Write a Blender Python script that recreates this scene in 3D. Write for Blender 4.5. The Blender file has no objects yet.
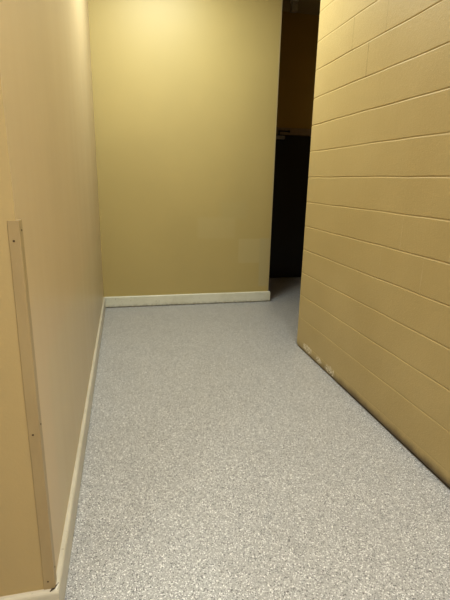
import bpy, bmesh, math, random
from mathutils import Vector, Matrix
random.seed(4)
S = bpy.context.scene
COL = S.collection

# ------------------------------------------------------------------ measured layout (metres)
EYE, PITCH, YAW, ROLL = 1.4646, .2673, .2291, .0229
FOCAL, CX, CY = 435.63, 225.77, 300.27
H = 3.69                                   # ceiling height
FRONT_Y = 1.251                            # face of the wall that turns the near left corner
BACK_Y = 5.085
END_X = 1.7405                             # free end of the back wall
BLOCK_END = 3.569                          # free end of the block wall
DOOR_Y = 6.38
BASE_T, BASE_H = .0186, .1328
COURSE, COURSE0, BLOCK = .2032, .0865, .398
def left_x(y): return -.2767 + .0017*(y-3)
def block_x(y): return 1.5228 - .0029*(y-2.5)
def back_y(x): return BACK_Y + .0036*x

# ------------------------------------------------------------------ helpers
def link(name, bm, mat, parent=None, smooth=False):
    bmesh.ops.recalc_face_normals(bm, faces=bm.faces)
    me = bpy.data.meshes.new(name)
    bm.to_mesh(me); bm.free()
    if smooth:
        for p in me.polygons: p.use_smooth = True
    o = bpy.data.objects.new(name, me)
    COL.objects.link(o)
    if mat: me.materials.append(mat)
    if parent: o.parent = parent
    return o

def struct(name, bm, mat, label, cat, smooth=False):
    o = link(name, bm, mat, smooth=smooth)
    o['kind'] = 'structure'; o['label'] = label; o['category'] = cat
    return o

def prism(bm, pts, z0, z1):
    lo = [bm.verts.new((x, y, z0)) for x, y in pts]
    hi = [bm.verts.new((x, y, z1)) for x, y in pts]
    n = len(pts)
    bm.faces.new(lo[::-1]); bm.faces.new(hi)
    for i in range(n):
        bm.faces.new((lo[i], lo[(i+1) % n], hi[(i+1) % n], hi[i]))
    return bm

def box(bm, x0, x1, y0, y1, z0, z1, bevel=0):
    r = bmesh.ops.create_cube(bm, size=1)
    for v in r['verts']:
        v.co = Vector(((x0+x1)/2+v.co.x*(x1-x0), (y0+y1)/2+v.co.y*(y1-y0), (z0+z1)/2+v.co.z*(z1-z0)))
    if bevel:
        es = list({e for v in r['verts'] for e in v.link_edges})
        bmesh.ops.bevel(bm, geom=es, offset=bevel, segments=2, affect='EDGES', profile=.5)
    return bm

def disc(bm, c, normal, r, depth, seg=14):
    """a low screw head: short cylinder along `normal`, rim chamfered"""
    n = Vector(normal).normalized()
    a = n.orthogonal().normalized(); b = n.cross(a)
    rings = [(r, 0), (r, depth*.6), (r*.8, depth)]
    vs = [[bm.verts.new(Vector(c)+n*h+(a*math.cos(t)+b*math.sin(t))*q)
           for t in [2*math.pi*i/seg for i in range(seg)]] for q, h in rings]
    for k in range(len(vs)-1):
        for i in range(seg):
            bm.faces.new((vs[k][i], vs[k][(i+1) % seg], vs[k+1][(i+1) % seg], vs[k+1][i]))
    bm.faces.new(vs[-1]); bm.faces.new(vs[0][::-1])
    return bm

def sweep(path, profile, side, prev=None, nxt=None, step=.08, wob=0.0):
    """sweep a closed (offset, z) profile along a plan polyline; offset goes to `side` (+1 = left of travel).
    prev / nxt are neighbouring points that set mitred ends."""
    P = [Vector(p) for p in path]
    full = ([Vector(prev)] if prev else []) + P + ([Vector(nxt)] if nxt else [])
    base = 1 if prev else 0
    st = []
    for i, p in enumerate(P):
        j = i+base
        d0 = (full[j]-full[j-1]).normalized() if j > 0 else None
        d1 = (full[j+1]-full[j]).normalized() if j+1 < len(full) else None
        d0 = d0 or d1; d1 = d1 or d0
        n0 = Vector((-d0.y, d0.x))*side; n1 = Vector((-d1.y, d1.x))*side
        m = (n0+n1).normalized(); m /= max(.2, m.dot(n1))
        st.append((p, m))
    # intermediate stations keep the line from being dead straight
    full_st = []
    for i in range(len(st)-1):
        (a, ma), (b, mb) = st[i], st[i+1]
        n = max(1, int((b-a).length/step))
        d = (b-a).normalized(); nn = Vector((-d.y, d.x))*side
        full_st.append((a, ma, 0))
        for k in range(1, n):
            full_st.append((a.lerp(b, k/n), nn, wob*random.uniform(-1, 1)))
    full_st.append((*st[-1], 0))
    bm = bmesh.new()
    rings = [[bm.verts.new((p.x+m.x*o, p.y+m.y*o, z+(w if z > .02 else 0))) for o, z in profile] for p, m, w in full_st]
    k = len(profile)
    for a, b in zip(rings, rings[1:]):
        for i in range(k):
            bm.faces.new((a[i], a[(i+1) % k], b[(i+1) % k], b[i]))
    bm.faces.new(rings[0]); bm.faces.new(rings[-1][::-1])
    return bm

# ------------------------------------------------------------------ node helpers
class Mat:
    def __init__(s, name):
        s.m = bpy.data.materials.new(name); s.m.use_nodes = True
        s.nt = s.m.node_tree; s.b = s.nt.nodes['Principled BSDF']
        s.co = s.nt.nodes.new('ShaderNodeTexCoord').outputs['Object']
        x = s.nt.nodes.new('ShaderNodeSeparateXYZ'); s.nt.links.new(s.co, x.inputs[0])
        s.x, s.y, s.z = x.outputs
    def put(s, sock, v):
        if hasattr(v, 'is_linked'): s.nt.links.new(v, sock)
        elif isinstance(v, tuple) and len(v) == 3 and len(sock.default_value) == 4: sock.default_value = (*v, 1)
        else: sock.default_value = v
    def math(s, op, a, b=0.0, c=None, clamp=False):
        n = s.nt.nodes.new('ShaderNodeMath'); n.operation = op; n.use_clamp = clamp
        s.put(n.inputs[0], a); s.put(n.inputs[1], b)
        if c is not None: s.put(n.inputs[2], c)
        return n.outputs[0]
    def ramp(s, v, a, b, lo=0.0, hi=1.0, smooth=True):
        n = s.nt.nodes.new('ShaderNodeMapRange'); n.interpolation_type = 'SMOOTHSTEP' if smooth else 'LINEAR'
        s.put(n.inputs['Value'], v)
        if a > b: a, b, lo, hi = b, a, hi, lo
        n.inputs['From Min'].default_value = a; n.inputs['From Max'].default_value = b
        n.inputs['To Min'].default_value = lo; n.inputs['To Max'].default_value = hi
        return n.outputs['Result']
    def scaled(s, sc):
        n = s.nt.nodes.new('ShaderNodeMapping'); s.nt.links.new(s.co, n.inputs[0])
        n.inputs['Scale'].default_value = sc; return n.outputs[0]
    def noise(s, scale, detail=2.0, rough=.5, vec=None):
        n = s.nt.nodes.new('ShaderNodeTexNoise'); s.nt.links.new(vec or s.co, n.inputs['Vector'])
        n.inputs['Scale'].default_value = scale; n.inputs['Detail'].default_value = detail
        n.inputs['Roughness'].default_value = rough; return n.outputs['Fac']
    def voro(s, scale, out='Color'):
        n = s.nt.nodes.new('ShaderNodeTexVoronoi'); s.nt.links.new(s.co, n.inputs['Vector'])
        n.inputs['Scale'].default_value = scale; return n.outputs[out]
    def mix(s, f, a, b, mode='MIX'):
        n = s.nt.nodes.new('ShaderNodeMix'); n.data_type = 'RGBA'; n.blend_type = mode
        s.put(n.inputs[0], f); s.put(n.inputs[6], a); s.put(n.inputs[7], b); return n.outputs[2]
    def bump(s, h, dist, strength=1.0, prev=None):
        n = s.nt.nodes.new('ShaderNodeBump'); n.inputs['Distance'].default_value = dist
        n.inputs['Strength'].default_value = strength; s.put(n.inputs['Height'], h)
        if prev is not None: s.nt.links.new(prev, n.inputs['Normal'])
        return n.outputs[0]
    def rect(s, u, v, u0, u1, v0, v1, soft):
        a = s.math('MULTIPLY', s.ramp(u, u0-soft, u0+soft), s.ramp(u, u1+soft, u1-soft))
        b = s.math('MULTIPLY', s.ramp(v, v0-soft, v0+soft), s.ramp(v, v1+soft, v1-soft))
        return s.math('MULTIPLY', a, b)
    def done(s, col, rough, normal=None, spec=.5):
        s.put(s.b.inputs['Base Color'], col); s.put(s.b.inputs['Roughness'], rough)
        s.b.inputs['Specular IOR Level'].default_value = spec
        if normal is not None: s.nt.links.new(normal, s.b.inputs['Normal'])
        return s.m

# ------------------------------------------------------------------ materials
PAINT = (.515, .413, .180)
def paint(name, col, rough=.42, patches=(), streak=0.0):
    m = Mat(name)
    c = m.mix(m.ramp(m.noise(1.3, 3), .3, .7), tuple(v*.975 for v in col), tuple(min(1, v*1.025) for v in col))
    for (u, v, u0, u1, v0, v1, soft, pc, f) in patches:
        ax = {'x': m.x, 'y': m.y, 'z': m.z}
        k = m.rect(ax[u], ax[v], u0, u1, v0, v1, soft)
        c = m.mix(m.math('MULTIPLY', k, f), c, pc)
    r = rough
    if streak:
        n = m.noise(1.0, 3, vec=m.scaled((9, 9, .35)))
        r = m.ramp(n, .3, .7, rough-streak, rough+streak)
    nb = m.bump(m.noise(95, 3, .6), .0012, .25)
    return m.done(c, r, nb)
PATCH = (.555, .47, .245)
m_back = paint('yellow_wall_paint', PAINT, .45, patches=[
    ('x', 'z', 1.33, 1.60, .50, .795, .008, PATCH, .5),
    ('x', 'z', .83, 1.28, .80, 1.05, .03, PATCH, .3),
    ('x', 'z', 1.10, 1.42, 1.02, 1.24, .05, (.50, .425, .205), .35),
    ('x', 'z', 1.60, 1.72, .20, .80, .012, (.485, .43, .255), .5),
    ('x', 'z', 1.722, 1.80, .13, 4.0, .004, (.52, .44, .265), .6)])
m_left = paint('tan_wall_paint', (.605, .480, .305), .36, streak=.02, patches=[
    ('y', 'z', 1.5, 4.9, .1, .86, .05, (.58, .495, .32), .5)])
m_front = paint('yellow_corner_paint', (.50, .385, .20), .45)
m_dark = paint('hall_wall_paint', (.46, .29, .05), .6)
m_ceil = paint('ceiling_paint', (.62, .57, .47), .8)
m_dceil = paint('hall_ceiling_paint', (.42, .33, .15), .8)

def block_paint():
    m = Mat('painted_block')
    row = m.math('FLOOR', m.math('DIVIDE', m.math('SUBTRACT', m.z, COURSE0), COURSE))
    par = m.math('FLOORED_MODULO', row, 2.0)
    off = m.math('MULTIPLY_ADD', par, 2.988-2.77, 2.77)
    yy = m.math('DIVIDE', m.math('SUBTRACT', m.y, off), BLOCK)
    d = m.math('MULTIPLY', m.math('ABSOLUTE', m.math('SUBTRACT', yy, m.math('ROUND', yy))), BLOCK)
    wob = m.math('MULTIPLY', m.math('SUBTRACT', m.noise(22), .5), .008)
    d = m.math('ABSOLUTE', m.math('ADD', d, wob))
    joint = m.ramp(d, .0045, .0005)
    joint = m.math('MULTIPLY', joint, m.ramp(m.noise(3.1, 2), .44, .64))
    dark = light = 0.0
    for k, y, f, lt in ((11, 2.988, .75, 0), (11, 2.59, .45, 0), (10, 2.77, .9, 0), (5, 2.19, .5, 1), (5, 1.794, .5, 1), (4, 2.372, .3, 1), (4, 1.974, .5, 1), (6, 2.05, .3, 1)):
        z0 = COURSE0+COURSE*k
        q = m.math('MULTIPLY', m.rect(m.y, m.z, y-.1, y+.1, z0, z0+COURSE, .006), f)
        q = m.math('MULTIPLY', q, m.ramp(m.noise(17, 3), .36, .52, .25, 1))
        q = m.math('MULTIPLY', q, m.ramp(d, .0042, .0008))
        if lt: light = m.math('MAXIMUM', light, q)
        else: dark = m.math('MAXIMUM', dark, q)
    cell = m.noise(1.7, 2)
    c = m.mix(m.ramp(cell, .3, .7), (.530, .412, .196), (.565, .445, .218))
    c = m.mix(m.math('MULTIPLY', joint, .16), c, (.40, .29, .13))
    c = m.mix(m.math('MULTIPLY', dark, .75), c, (.26, .17, .06))
    c = m.mix(m.math('MULTIPLY', light, .6), c, (.70, .60, .38))
    # brown darkening along the floor, heavier towards the near end
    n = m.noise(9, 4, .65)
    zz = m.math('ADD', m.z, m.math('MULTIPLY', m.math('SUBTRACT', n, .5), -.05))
    low_dark = m.math('MULTIPLY', m.ramp(zz, .085, .005), m.ramp(m.y, 3.5, 2.3, .4, 1.0))
    c = m.mix(low_dark, c, (.10, .065, .03))
    # flaking paint
    fl = 0.0
    for (y, z, ry, rz) in ((3.33, .056, .11, .040), (3.10, .052, .07, .030), (2.885, .048, .10, .042)):
        e = m.math('ADD', m.math('POWER', m.math('DIVIDE', m.math('SUBTRACT', m.y, y), ry), 2.0),
                   m.math('POWER', m.math('DIVIDE', m.math('SUBTRACT', m.z, z), rz), 2.0))
        e = m.math('ADD', e, m.math('MULTIPLY', m.math('SUBTRACT', m.noise(26, 4, .7), .5), 2.6))
        fl = m.math('MAXIMUM', fl, m.ramp(e, .8, .45))
    fl = m.math('MULTIPLY', fl, m.ramp(m.noise(75, 3, .7), .47, .56, .05, 1))
    c = m.mix(fl, c, (.88, .82, .68))
    h = m.math('ADD', m.math('MULTIPLY', m.noise(150, 3, .7), .7), m.math('MULTIPLY', m.noise(38, 3), .5))
    nb = m.bump(h, .003, .7)
    nb = m.bump(m.math('MAXIMUM', dark, light), .002, .5, nb)
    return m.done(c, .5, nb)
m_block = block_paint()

def flake_floor():
    m = Mat('grey_flake_epoxy')
    sep = m.nt.nodes.new('ShaderNodeSeparateColor'); m.nt.links.new(m.voro(400), sep.inputs[0])
    s2 = m.nt.nodes.new('ShaderNodeSeparateColor'); m.nt.links.new(m.voro(270), s2.inputs[0])
    v = sep.outputs[0]; w = s2.outputs[1]
    c = m.mix(m.ramp(v, .05, .95, smooth=False), (.335, .328, .33), (.565, .555, .555))
    c = m.mix(m.ramp(w, .86, .90), c, (.84, .83, .82))
    c = m.mix(m.ramp(w, .13, .09), c, (.17, .165, .17))
    c = m.mix(m.ramp(m.noise(1.6, 4, .6), .35, .7, 0, .10), c, (.36, .35, .33))
    nb = m.bump(v, .0009, .5)
    r = m.ramp(m.noise(2.5, 3), .3, .7, .36, .46)
    return m.done(c, r, nb)
m_floor = flake_floor()

def trim_paint(name, ca, cb):
    m = Mat(name)
    c = m.mix(m.ramp(m.noise(6, 4, .6), .35, .75), ca, cb)
    n = m.noise(30, 4, .7, vec=m.scaled((1, 1, .4)))
    low = m.math('MULTIPLY', m.ramp(m.z, .05, .0), m.ramp(n, .4, .65, .15, .6))
    c = m.mix(low, c, (.24, .20, .15))
    sc = m.math('MULTIPLY', m.ramp(m.noise(55, 2), .70, .76), .6)
    c = m.mix(sc, c, (.22, .18, .13))
    return m.done(c, .38, m.bump(m.noise(60, 3), .0015, .3))
m_trim = trim_paint('cream_trim_paint', (.63, .585, .49), (.55, .51, .42))
m_trim_back = trim_paint('pale_trim_paint', (.76, .75, .64), (.67, .66, .54))

def guard_mat():
    m = Mat('tan_plastic_guard')
    n = m.noise(7, 4, .6, vec=m.scaled((1, 1, .25)))
    c = m.mix(m.ramp(n, .35, .7), (.44, .34, .19), (.385, .29, .16))
    sc = m.ramp(m.noise(70, 3, .7, vec=m.scaled((1, 1, .3))), .70, .76)
    c = m.mix(m.math('MULTIPLY', sc, .5), c, (.62, .53, .38))
    return m.done(c, .4, m.bump(n, .001, .3))
m_guard = guard_mat()
def plain(name, col, rough, metal=0.0):
    m = Mat(name)
    c = m.mix(m.ramp(m.noise(20, 3), .3, .7), tuple(v*.9 for v in col), tuple(min(1, v*1.1) for v in col))
    m.b.inputs['Metallic'].default_value = metal
    return m.done(c, rough)
m_chip_dark = plain('exposed_dark_edge', (.06, .045, .03), .8)
m_chip_pale = plain('exposed_plaster', (.80, .76, .68), .8)
m_screw = plain('tarnished_screw', (.13, .09, .05), .5, .5)
m_door = plain('black_door_paint', (.010, .011, .013), .45)
m_frame = plain('brown_frame_paint', (.30, .21, .11), .45)
m_closer = plain('grey_metal', (.35, .34, .33), .4, .7)
m_fix = plain('fixture_enamel', (.80, .72, .55), .5)
m_lens = plain('unlit_lens', (.50, .44, .32), .35)

# ------------------------------------------------------------------ setting
XMIN, XMAX, YMIN = -2.6, 4.6, -2.6
bm = bmesh.new(); box(bm, XMIN-.2, XMAX+.2, YMIN-.2, DOOR_Y+.35, -.12, 0)
struct('floor', bm, m_floor, 'grey speckled epoxy flake floor of the passage', 'floor')

bm = bmesh.new(); prism(bm, [(XMIN, YMIN), (1.62, YMIN), (1.62, BLOCK_END), (1.78, BACK_Y+.1), (XMIN, BACK_Y+.1)], H, H+.12)
struct('ceiling', bm, m_ceil, 'pale ceiling above the passage', 'ceiling')
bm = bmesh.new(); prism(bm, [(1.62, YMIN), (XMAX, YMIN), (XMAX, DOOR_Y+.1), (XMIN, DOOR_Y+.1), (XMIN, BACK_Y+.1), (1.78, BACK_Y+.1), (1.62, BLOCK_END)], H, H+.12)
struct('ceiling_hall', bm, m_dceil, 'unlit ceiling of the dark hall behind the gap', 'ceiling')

T = .14
cx = left_x(FRONT_Y)
bm = bmesh.new(); prism(bm, [(cx, FRONT_Y), (left_x(BACK_Y), back_y(left_x(BACK_Y))), (left_x(BACK_Y)-T, BACK_Y), (cx-T, FRONT_Y+T)], 0, H)
struct('wall_left', bm, m_left, 'long tan painted wall on the left, seen at a slant', 'wall')
bm = bmesh.new(); prism(bm, [(XMIN, FRONT_Y), (cx, FRONT_Y), (cx-T, FRONT_Y+T), (XMIN, FRONT_Y+T)], 0, H)
struct('wall_front', bm, m_front, 'yellow wall sliver facing the viewer at the left edge, beside the corner guard', 'wall')

lx = left_x(BACK_Y)
pts = [(lx-T, back_y(lx)), (END_X-.006, back_y(END_X)), (END_X-.0018, back_y(END_X)+.0018), (END_X, back_y(END_X)+.006),
       (END_X, BACK_Y+.16), (lx-T, BACK_Y+.16)]
bm = bmesh.new(); prism(bm, pts, 0, H)
struct('wall_back', bm, m_back, 'smooth yellow painted wall closing the end of the passage', 'wall')

# block wall: tooled joints are cut into the face
def block_wall():
    bm = bmesh.new()
    prof = [(.012, 0.0, 0), (.012, .014, 0), (.002, .018, 0), (0, .024, 0)]   # recess where the paint stops short of the floor
    k = 0
    while COURSE0+COURSE*k < H-.03:
        z = COURSE0+COURSE*k
        dep = [.0009, .0020, .0030, .0028, .0032, .0030][k] if k < 6 else random.choice((.0026, .0032, .0036))
        prof += [(0, z-.0065, 1), (dep*.55, z-.0038, 1), (dep, z-.0005, 1), (dep*.9, z+.0015, 1), (dep*.45, z+.004, 1), (0, z+.0065, 1)]
        k += 1
    prof.append((0, H, 0))
    ys = []
    y = -2.6
    while y < BLOCK_END-.03: ys.append(y); y += .055 if y > .8 else .3
    ys += [BLOCK_END-.006, BLOCK_END-.0015]
    ph = [random.uniform(0, 6.28) for _ in range(60)]
    cols = []
    for i, y in enumerate(ys):
        ring = []
        for j, (d, z, jn) in enumerate(prof):
            r = (j-4)//6
            w = 0
            if jn: w = .0012*math.sin(y*5.1+ph[r])+.0009*math.sin(y*13.7+ph[r+20])+random.uniform(-.0004, .0004)
            dd = d*(1+.22*math.sin(y*7.3+ph[r+20])) if jn else d
            extra = {len(ys)-2: 0, len(ys)-1: .0015}.get(i, 0)
            ring.append(bm.verts.new((block_x(y)+dd+extra, y, z+w)))
        cols.append(ring)
    ring = [bm.verts.new((block_x(BLOCK_END)+.006+d, BLOCK_END, z)) for d, z, jn in prof]
    cols.append(ring)
    back = [bm.verts.new((1.72, BLOCK_END, z)) for d, z, jn in prof]
    cols.append(back)
    far = [bm.verts.new((1.72, -2.6, z)) for d, z, jn in prof]
    cols.append(far)
    for a, b in zip(cols, cols[1:]+[cols[0]]):
        for j in range(len(prof)-1):
            bm.faces.new((a[j], a[j+1], b[j+1], b[j]))
    bm.faces.new([c[-1] for c in cols]); bm.faces.new([c[0] for c in cols][::-1])
    return bm
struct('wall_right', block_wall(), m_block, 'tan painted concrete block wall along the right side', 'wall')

# the rest of the shell, out of view or lost in the dark hall
bm = bmesh.new(); box(bm, XMIN-.15, XMIN, YMIN, FRONT_Y+T, 0, H)
struct('wall_side', bm, m_left, 'tan wall left of the viewer', 'wall')
bm = bmesh.new(); box(bm, XMIN, 1.72, YMIN-.15, YMIN, 0, H)
struct('wall_behind', bm, m_left, 'tan wall behind the viewer', 'wall')
bm = bmesh.new(); box(bm, XMAX, XMAX+.15, 3.4, DOOR_Y+.1, 0, H)
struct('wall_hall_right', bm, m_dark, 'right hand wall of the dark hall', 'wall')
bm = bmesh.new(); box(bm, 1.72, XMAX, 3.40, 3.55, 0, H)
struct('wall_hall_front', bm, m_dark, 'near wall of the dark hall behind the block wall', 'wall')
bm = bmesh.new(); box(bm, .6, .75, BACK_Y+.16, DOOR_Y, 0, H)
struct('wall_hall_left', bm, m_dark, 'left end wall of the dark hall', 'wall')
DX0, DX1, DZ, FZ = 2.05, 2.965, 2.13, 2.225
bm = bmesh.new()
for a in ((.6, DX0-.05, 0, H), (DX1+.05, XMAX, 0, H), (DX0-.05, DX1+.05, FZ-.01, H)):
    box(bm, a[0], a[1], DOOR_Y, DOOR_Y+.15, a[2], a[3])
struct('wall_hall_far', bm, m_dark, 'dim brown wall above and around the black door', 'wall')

# black door in its frame
root = bpy.data.objects.new('door_1', None); COL.objects.link(root)
root.location = ((DX0+DX1)/2, DOOR_Y, 0)
root['kind'] = 'structure'; root['label'] = 'black door with brown frame in the dark gap between the walls'; root['category'] = 'door'
def local(bm):
    bmesh.ops.translate(bm, verts=bm.verts, vec=-Vector(root.location)); return bm
bm = bmesh.new(); box(bm, DX0+.003, DX1-.003, DOOR_Y+.012, DOOR_Y+.056, .008, DZ-.004, .002)
leaf = link('door_leaf', local(bm), m_door, root)
bm = bmesh.new()
FW = .05
pts = [(DX0-FW, 0), (DX0, 0), (DX0, DZ), (DX1, DZ), (DX1, 0), (DX1+FW, 0), (DX1+FW, FZ), (DX0-FW, FZ)]
fr = [bm.verts.new((x, DOOR_Y-.018, z)) for x, z in pts]; bk = [bm.verts.new((x, DOOR_Y+.11, z)) for x, z in pts]
bm.faces.new(fr); bm.faces.new(bk[::-1])
for i in range(8): bm.faces.new((fr[i], fr[(i+1) % 8], bk[(i+1) % 8], bk[i]))
bmesh.ops.recalc_face_normals(bm, faces=bm.faces)
bmesh.ops.bevel(bm, geom=[e for e in bm.edges if e.verts[0].co.y < DOOR_Y and e.verts[1].co.y < DOOR_Y], offset=.003, segments=2, affect='EDGES')
link('door_frame', local(bm), m_frame, root)
bm = bmesh.new(); box(bm, DX0+.03, 2.302, DOOR_Y-.045, DOOR_Y+.012, 2.065, 2.113, .006)
cl = link('door_closer', local(bm), m_closer, root); cl['label'] = 'grey metal door closer'
bm = bmesh.new()
box(bm, 2.20, 2.37, DOOR_Y-.040, DOOR_Y-.028, 2.163, 2.183, .003)
box(bm, 2.20, 2.222, DOOR_Y-.040, DOOR_Y-.028, 2.10, 2.183, .003)
box(bm, 2.345, 2.375, DOOR_Y-.040, DOOR_Y-.017, 2.158, 2.188, .003)
link('closer_arm', local(bm), m_door, cl)
bm = bmesh.new()
box(bm, DX1-.075, DX1-.035, DOOR_Y, DOOR_Y+.012, .98, 1.06, .003)
box(bm, DX1-.16, DX1-.045, DOOR_Y-.055, DOOR_Y-.038, 1.01, 1.03, .005)
box(bm, DX1-.065, DX1-.045, DOOR_Y-.045, DOOR_Y+.004, 1.01, 1.03, .003)
link('door_handle', local(bm), m_closer, leaf)

# ------------------------------------------------------------------ baseboards
t, h = BASE_T, BASE_H
prof = [(0, 0), (t-.007, 0), (t-.006, .0045), (t-.001, .007), (t, .011), (t, h-.012), (t-.0015, h-.006), (t-.005, h-.002), (t-.010, h), (0, h)]
prof_back = [(0, .0), (.002, 0), (.002, .012), (t-.001, .013)]+[(t, .016)]+prof[5:]
P_end = (END_X, back_y(END_X))
bl = (lx, back_y(lx))
struct('baseboard_left', sweep([(cx, FRONT_Y), (lx, back_y(lx)-.001)], prof, -1, prev=(XMIN, FRONT_Y), nxt=(END_X, back_y(END_X)), wob=.0009),
       m_trim, 'cream baseboard running along the foot of the left wall', 'baseboard')
bfront = struct('baseboard_front', sweep([(XMIN, FRONT_Y), (cx, FRONT_Y)], prof, -1, nxt=(lx, BACK_Y), wob=.0006),
       m_trim, 'short cream baseboard below the corner guard at the bottom left', 'baseboard')
struct('baseboard_back', sweep([bl, P_end, (END_X, BACK_Y+.16)], prof_back, -1, prev=(cx, FRONT_Y), wob=.0006),
       m_trim_back, 'cream baseboard along the foot of the back wall', 'baseboard')

# torn paint and a raw edge where the two boards meet at the corner
def curl(p0, p1, wdt, lift, n=7):
    bm = bmesh.new(); p0, p1 = Vector(p0), Vector(p1)
    d = (p1-p0).normalized(); s = d.cross(Vector((0, 0, 1))).normalized()
    top, bot = [], []
    for i in range(n+1):
        q = i/n; w = wdt*(.35+.65*math.sin(math.pi*min(1, q*1.15+.05)))*random.uniform(.8, 1.2)
        c = p0.lerp(p1, q)+Vector((0, 0, lift*q*q))
        top.append((bm.verts.new(c+s*w+Vector((0, 0, .0008+lift*.4*q))), bm.verts.new(c-s*w+Vector((0, 0, .0008)))))
        bot.append((bm.verts.new(c+s*w+Vector((0, 0, lift*.4*q))), bm.verts.new(c-s*w)))
    for i in range(n):
        a, b, e, f = top[i], top[i+1], bot[i], bot[i+1]
        bm.faces.new((a[0], a[1], b[1], b[0])); bm.faces.new((e[0], f[0], f[1], e[1]))
        bm.faces.new((a[0], b[0], f[0], e[0])); bm.faces.new((a[1], e[1], f[1], b[1]))
    bm.faces.new((top[0][0], bot[0][0], bot[0][1], top[0][1])); bm.faces.new((top[n][0], top[n][1], bot[n][1], bot[n][0]))
    return bm
zc = h-.0006
ch = link('torn_edge', curl((cx-.010, FRONT_Y-.013, zc), (cx+.015, FRONT_Y+.010, zc), .0045, .006), m_chip_dark, bfront); ch['label'] = 'dark torn edge'
ch = link('paint_flake', curl((cx+.008, FRONT_Y-.010, zc), (cx+.017, FRONT_Y+.020, zc), .0026, .006), m_chip_pale, bfront); ch['label'] = 'pale lifted paint flake'

# ------------------------------------------------------------------ corner guard
guard = bpy.data.objects.new('corner_guard', None); COL.objects.link(guard)
guard.location = (cx, FRONT_Y, h)
guard['label'] = 'tan angle strip screwed over the near left wall corner, above the baseboard'
guard['category'] = 'corner guard'
GT, GQ, G0, G1, GF, GS = .0055, .003, 0.0, 1.352-h, .030, .034
def gprism():
    bm = bmesh.new()
    out = [(-GF, 0), (-GF, -GQ+.001), (-GF+.001, -GQ), (GT-.002, -GQ), (GT-.0006, -GQ+.0006), (GT, -GQ+.002), (GT, GS-.001), (GT-.001, GS), (0.0002, GS), (0.0002, -.0002)]
    zs = [G0+(G1-G0)*i/30 for i in range(31)]
    rings = []
    for i, z in enumerate(zs):
        w = .0006*math.sin(z*6.3)+random.uniform(-.0003, .0003)
        rings.append([bm.verts.new((x+(w+.0058*(z/G1) if x < -.01 else 0)+(0 if abs(x) < .001 else .003*z/G1), y-(abs(w)*.5 if y < -.003 else 0), z)) for x, y in out])
    n = len(out)
    for a, b in zip(rings, rings[1:]):
        for i in range(n): bm.faces.new((a[i], a[(i+1) % n], b[(i+1) % n], b[i]))
    bm.faces.new(rings[0][::-1]); bm.faces.new(rings[-1])
    return bm
link('strip', gprism(), m_guard, guard)
for x, z in ((-.0085, 1.299), (-.0130, .718), (-.015, .165)):
    bm = bmesh.new(); disc(bm, (x, -GQ-.0002, z-h), (0, -1, 0), .0030, .0012)
    link('screw', bm, m_screw, guard)
for y, z in ((.018, 1.325), (.018, .74), (.018, .20)):
    bm = bmesh.new(); disc(bm, (GT+.0002+.003*(z-h)/G1, y, z-h), (1, 0, 0), .0030, .0012)
    link('screw', bm, m_screw, guard)

# ------------------------------------------------------------------ unlit strip light in the dark hall
fx = bpy.data.objects.new('ceiling_light', None); COL.objects.link(fx)
fx.location = (2.19, 5.96, H)
fx['label'] = 'small unlit boxy light fixture on the ceiling at the top of the dark gap'
fx['category'] = 'light fixture'
bm = bmesh.new(); box(bm, -.045, .045, -.05, .05, -.03, 0, .004); link('canopy', bm, m_fix, fx)
bm = bmesh.new(); box(bm, -.037, .037, -.04, .04, -.14, -.03, .006); link('diffuser', bm, m_lens, fx)

# ------------------------------------------------------------------ light
def area(name, loc, sx, sy, power, col):
    L = bpy.data.lights.new(name, 'AREA'); L.shape = 'RECTANGLE'; L.size = sx; L.size_y = sy
    L.energy = power; L.color = col
    o = bpy.data.objects.new(name, L); COL.objects.link(o); o.location = loc
    return o
area('ceiling_lamp_far', (.5, 3.78, H-.02), .75, .7, 57, (1, 1.085, 1.03))
area('ceiling_lamp_near', (.78, -.4, H-.02), 1.1, 1.5, 106, (1, 1.025, .985))
area('ceiling_lamp_side', (-1.3, -.1, H-.02), .6, .6, 20, (1, 1.06, 1.0))

W = bpy.data.worlds.new('world'); S.world = W; W.use_nodes = True
W.node_tree.nodes['Background'].inputs[0].default_value = (.02, .017, .012, 1)
W.node_tree.nodes['Background'].inputs[1].default_value = .1

# ------------------------------------------------------------------ camera
cyw, syw = math.cos(YAW), math.sin(YAW)
f = Vector((syw*math.cos(PITCH), cyw*math.cos(PITCH), -math.sin(PITCH)))
r = Vector((cyw, -syw, 0)); u = r.cross(f)
r2 = r*math.cos(ROLL)+u*math.sin(ROLL); u2 = -r*math.sin(ROLL)+u*math.cos(ROLL)
cam = bpy.data.cameras.new('camera'); co = bpy.data.objects.new('camera', cam); COL.objects.link(co)
M = Matrix.Identity(4)
for i in range(3): M[i][0], M[i][1], M[i][2] = r2[i], u2[i], -f[i]
M[0][3], M[1][3], M[2][3] = 0, 0, EYE
co.matrix_world = M
cam.sensor_fit = 'VERTICAL'; cam.sensor_height = 36; cam.lens = FOCAL*36/600
cam.shift_x = -(CX-225)/600; cam.shift_y = (CY-300)/600
cam.clip_start = .02
S.camera = co
S.view_settings.view_transform = 'Standard'
S.view_settings.look = 'None'
S.view_settings.exposure = 0
S.view_settings.gamma = .85
